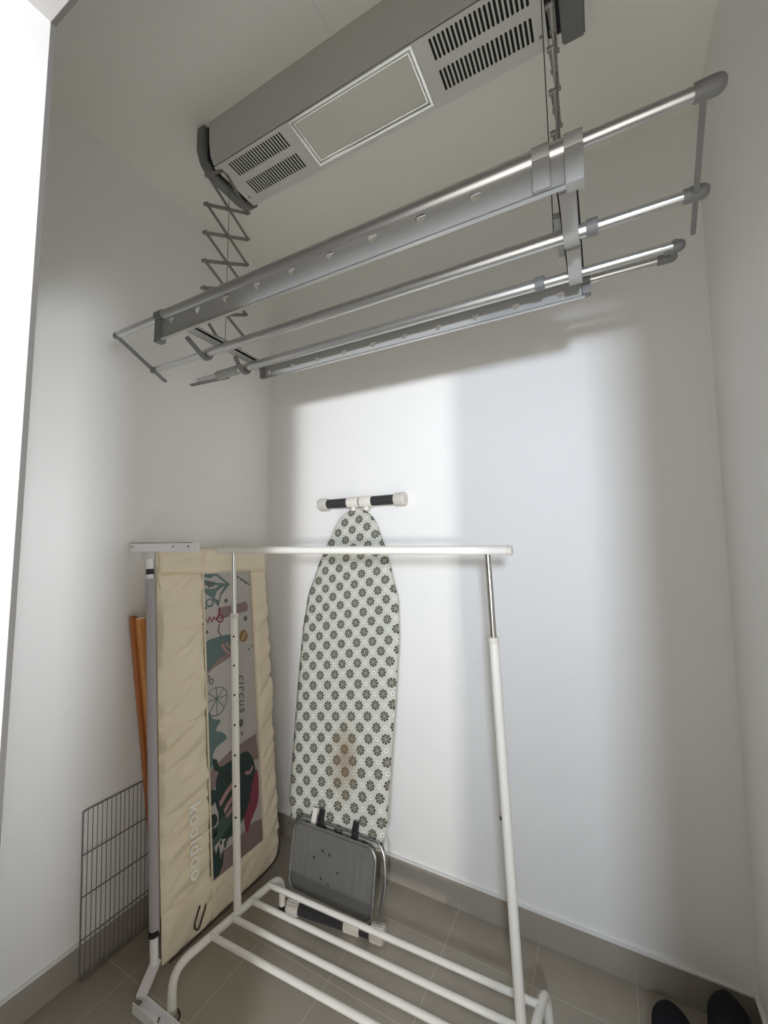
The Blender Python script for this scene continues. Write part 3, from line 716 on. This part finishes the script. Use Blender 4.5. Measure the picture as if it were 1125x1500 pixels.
def me_obj(parent, name, bm, m):
    me = bpy.data.meshes.new(name); bmesh.ops.recalc_face_normals(bm, faces=bm.faces); bm.to_mesh(me); bm.free(); me.materials.append(M[m])
    me.polygons.foreach_set('use_smooth', [True]*len(me.polygons)); me.set_sharp_from_angle(angle=math.radians(50))
    o = bpy.data.objects.new(name, me); C.objects.link(o); o.parent = parent; return o
slipper('navy slipper lying flat on the floor, further from the right wall', .112, 1.598, math.radians(2), 0, 0)
slipper('navy slipper with raised toe propped on the skirting by the right wall', .258, 1.640, math.radians(-3), math.radians(14), .070)
CO = thing('cord_ring', 'brown cord ring lying on the floor around the front foot of the rack', 'cord', (-1.218, .895, 0))
obj('loop', T([(-1.216+.030*math.cos(2*PI*k/28), .893+.030*math.sin(2*PI*k/28), .003+.001*math.sin(k)) for k in range(28)], r=.0026, seg=8, closed=True), 'cord', CO)
obj('knot', T([(-1.196, .872, .004), (-1.188, .866, .006), (-1.180, .868, .004)], r=.004, seg=8), 'cord', CO)

# ------------------------------------------------------------------ camera
f, yaw, pitch, roll = 603.82, .489655, .0819125, -.00385075
fwd = V((-math.sin(yaw)*math.cos(pitch), math.cos(yaw)*math.cos(pitch), math.sin(pitch)))
rt = V((math.cos(yaw), math.sin(yaw), 0)); up = rt.cross(fwd)
r2 = rt*math.cos(roll)+up*math.sin(roll); u2 = -rt*math.sin(roll)+up*math.cos(roll)
cam = bpy.data.cameras.new('camera'); co = bpy.data.objects.new('camera', cam); C.objects.link(co)
mw = Matrix.Identity(4)
for i in range(3): mw[i][0], mw[i][1], mw[i][2] = r2[i], u2[i], -fwd[i]
mw[2][3] = 1.42
co.matrix_world = mw
cam.sensor_fit = 'VERTICAL'; cam.sensor_height = 24; cam.lens = 24*f/1500; cam.clip_start = .01
bpy.context.scene.camera = co

# ------------------------------------------------------------------ daylight through the openings of the room behind
def window_light(name, loc, target, sx, sy, energy, col):
    l = bpy.data.lights.new(name, 'AREA'); l.shape = 'RECTANGLE'; l.size = sx; l.size_y = sy; l.energy = energy; l.color = col
    o = bpy.data.objects.new(name, l); C.objects.link(o); o.location = loc
    o.rotation_euler = (V(target)-V(loc)).to_track_quat('-Z', 'Y').to_euler(); return o
l = window_light('window_daylight_behind', (.395, -1.20, 1.66), (-.62, 1.675, 1.98),   .17, .20, 24, (.76, .85, 1.))
l.data.spread = math.radians(125)
l = window_light('window_daylight_strip', (2.55, -4.6, 1.00), (-.95, 1.675, 1.98), .24, .36, 29, (1., .975, .94))
l.data.spread = math.radians(80)
l = window_light('window_daylight_side', (2.1, -.73, 1.28), (-1.6, .68, 1.45), .20, .34, 5, (.88, .94, 1.))
l.data.spread = math.radians(48)
w = bpy.data.worlds.new('world'); bpy.context.scene.world = w; w.use_nodes = True
wt = w.node_tree; bg = wt.nodes['Background']; bg.inputs[0].default_value = (1., .965, .915, 1)
tc = wt.nodes.new('ShaderNodeTexCoord'); sx = wt.nodes.new('ShaderNodeSeparateXYZ'); wt.links.new(tc.outputs['Generated'], sx.inputs[0])
wt.links.new((N(wt, sx.outputs[0]).mx(0.)*3.1 + (N(wt, sx.outputs[2])*-1.).mx(0.)*2.9 + .42).s, bg.inputs[1])      # added boost from the right and below, lifting left wall and ceiling
sc = bpy.context.scene
sc.view_settings.view_transform = 'Standard'; sc.view_settings.look = 'None'; sc.view_settings.gamma = 1; sc.view_settings.use_curve_mapping = False
sc.view_settings.exposure = 0.
sc.cycles.max_bounces = 14; sc.cycles.diffuse_bounces = 8
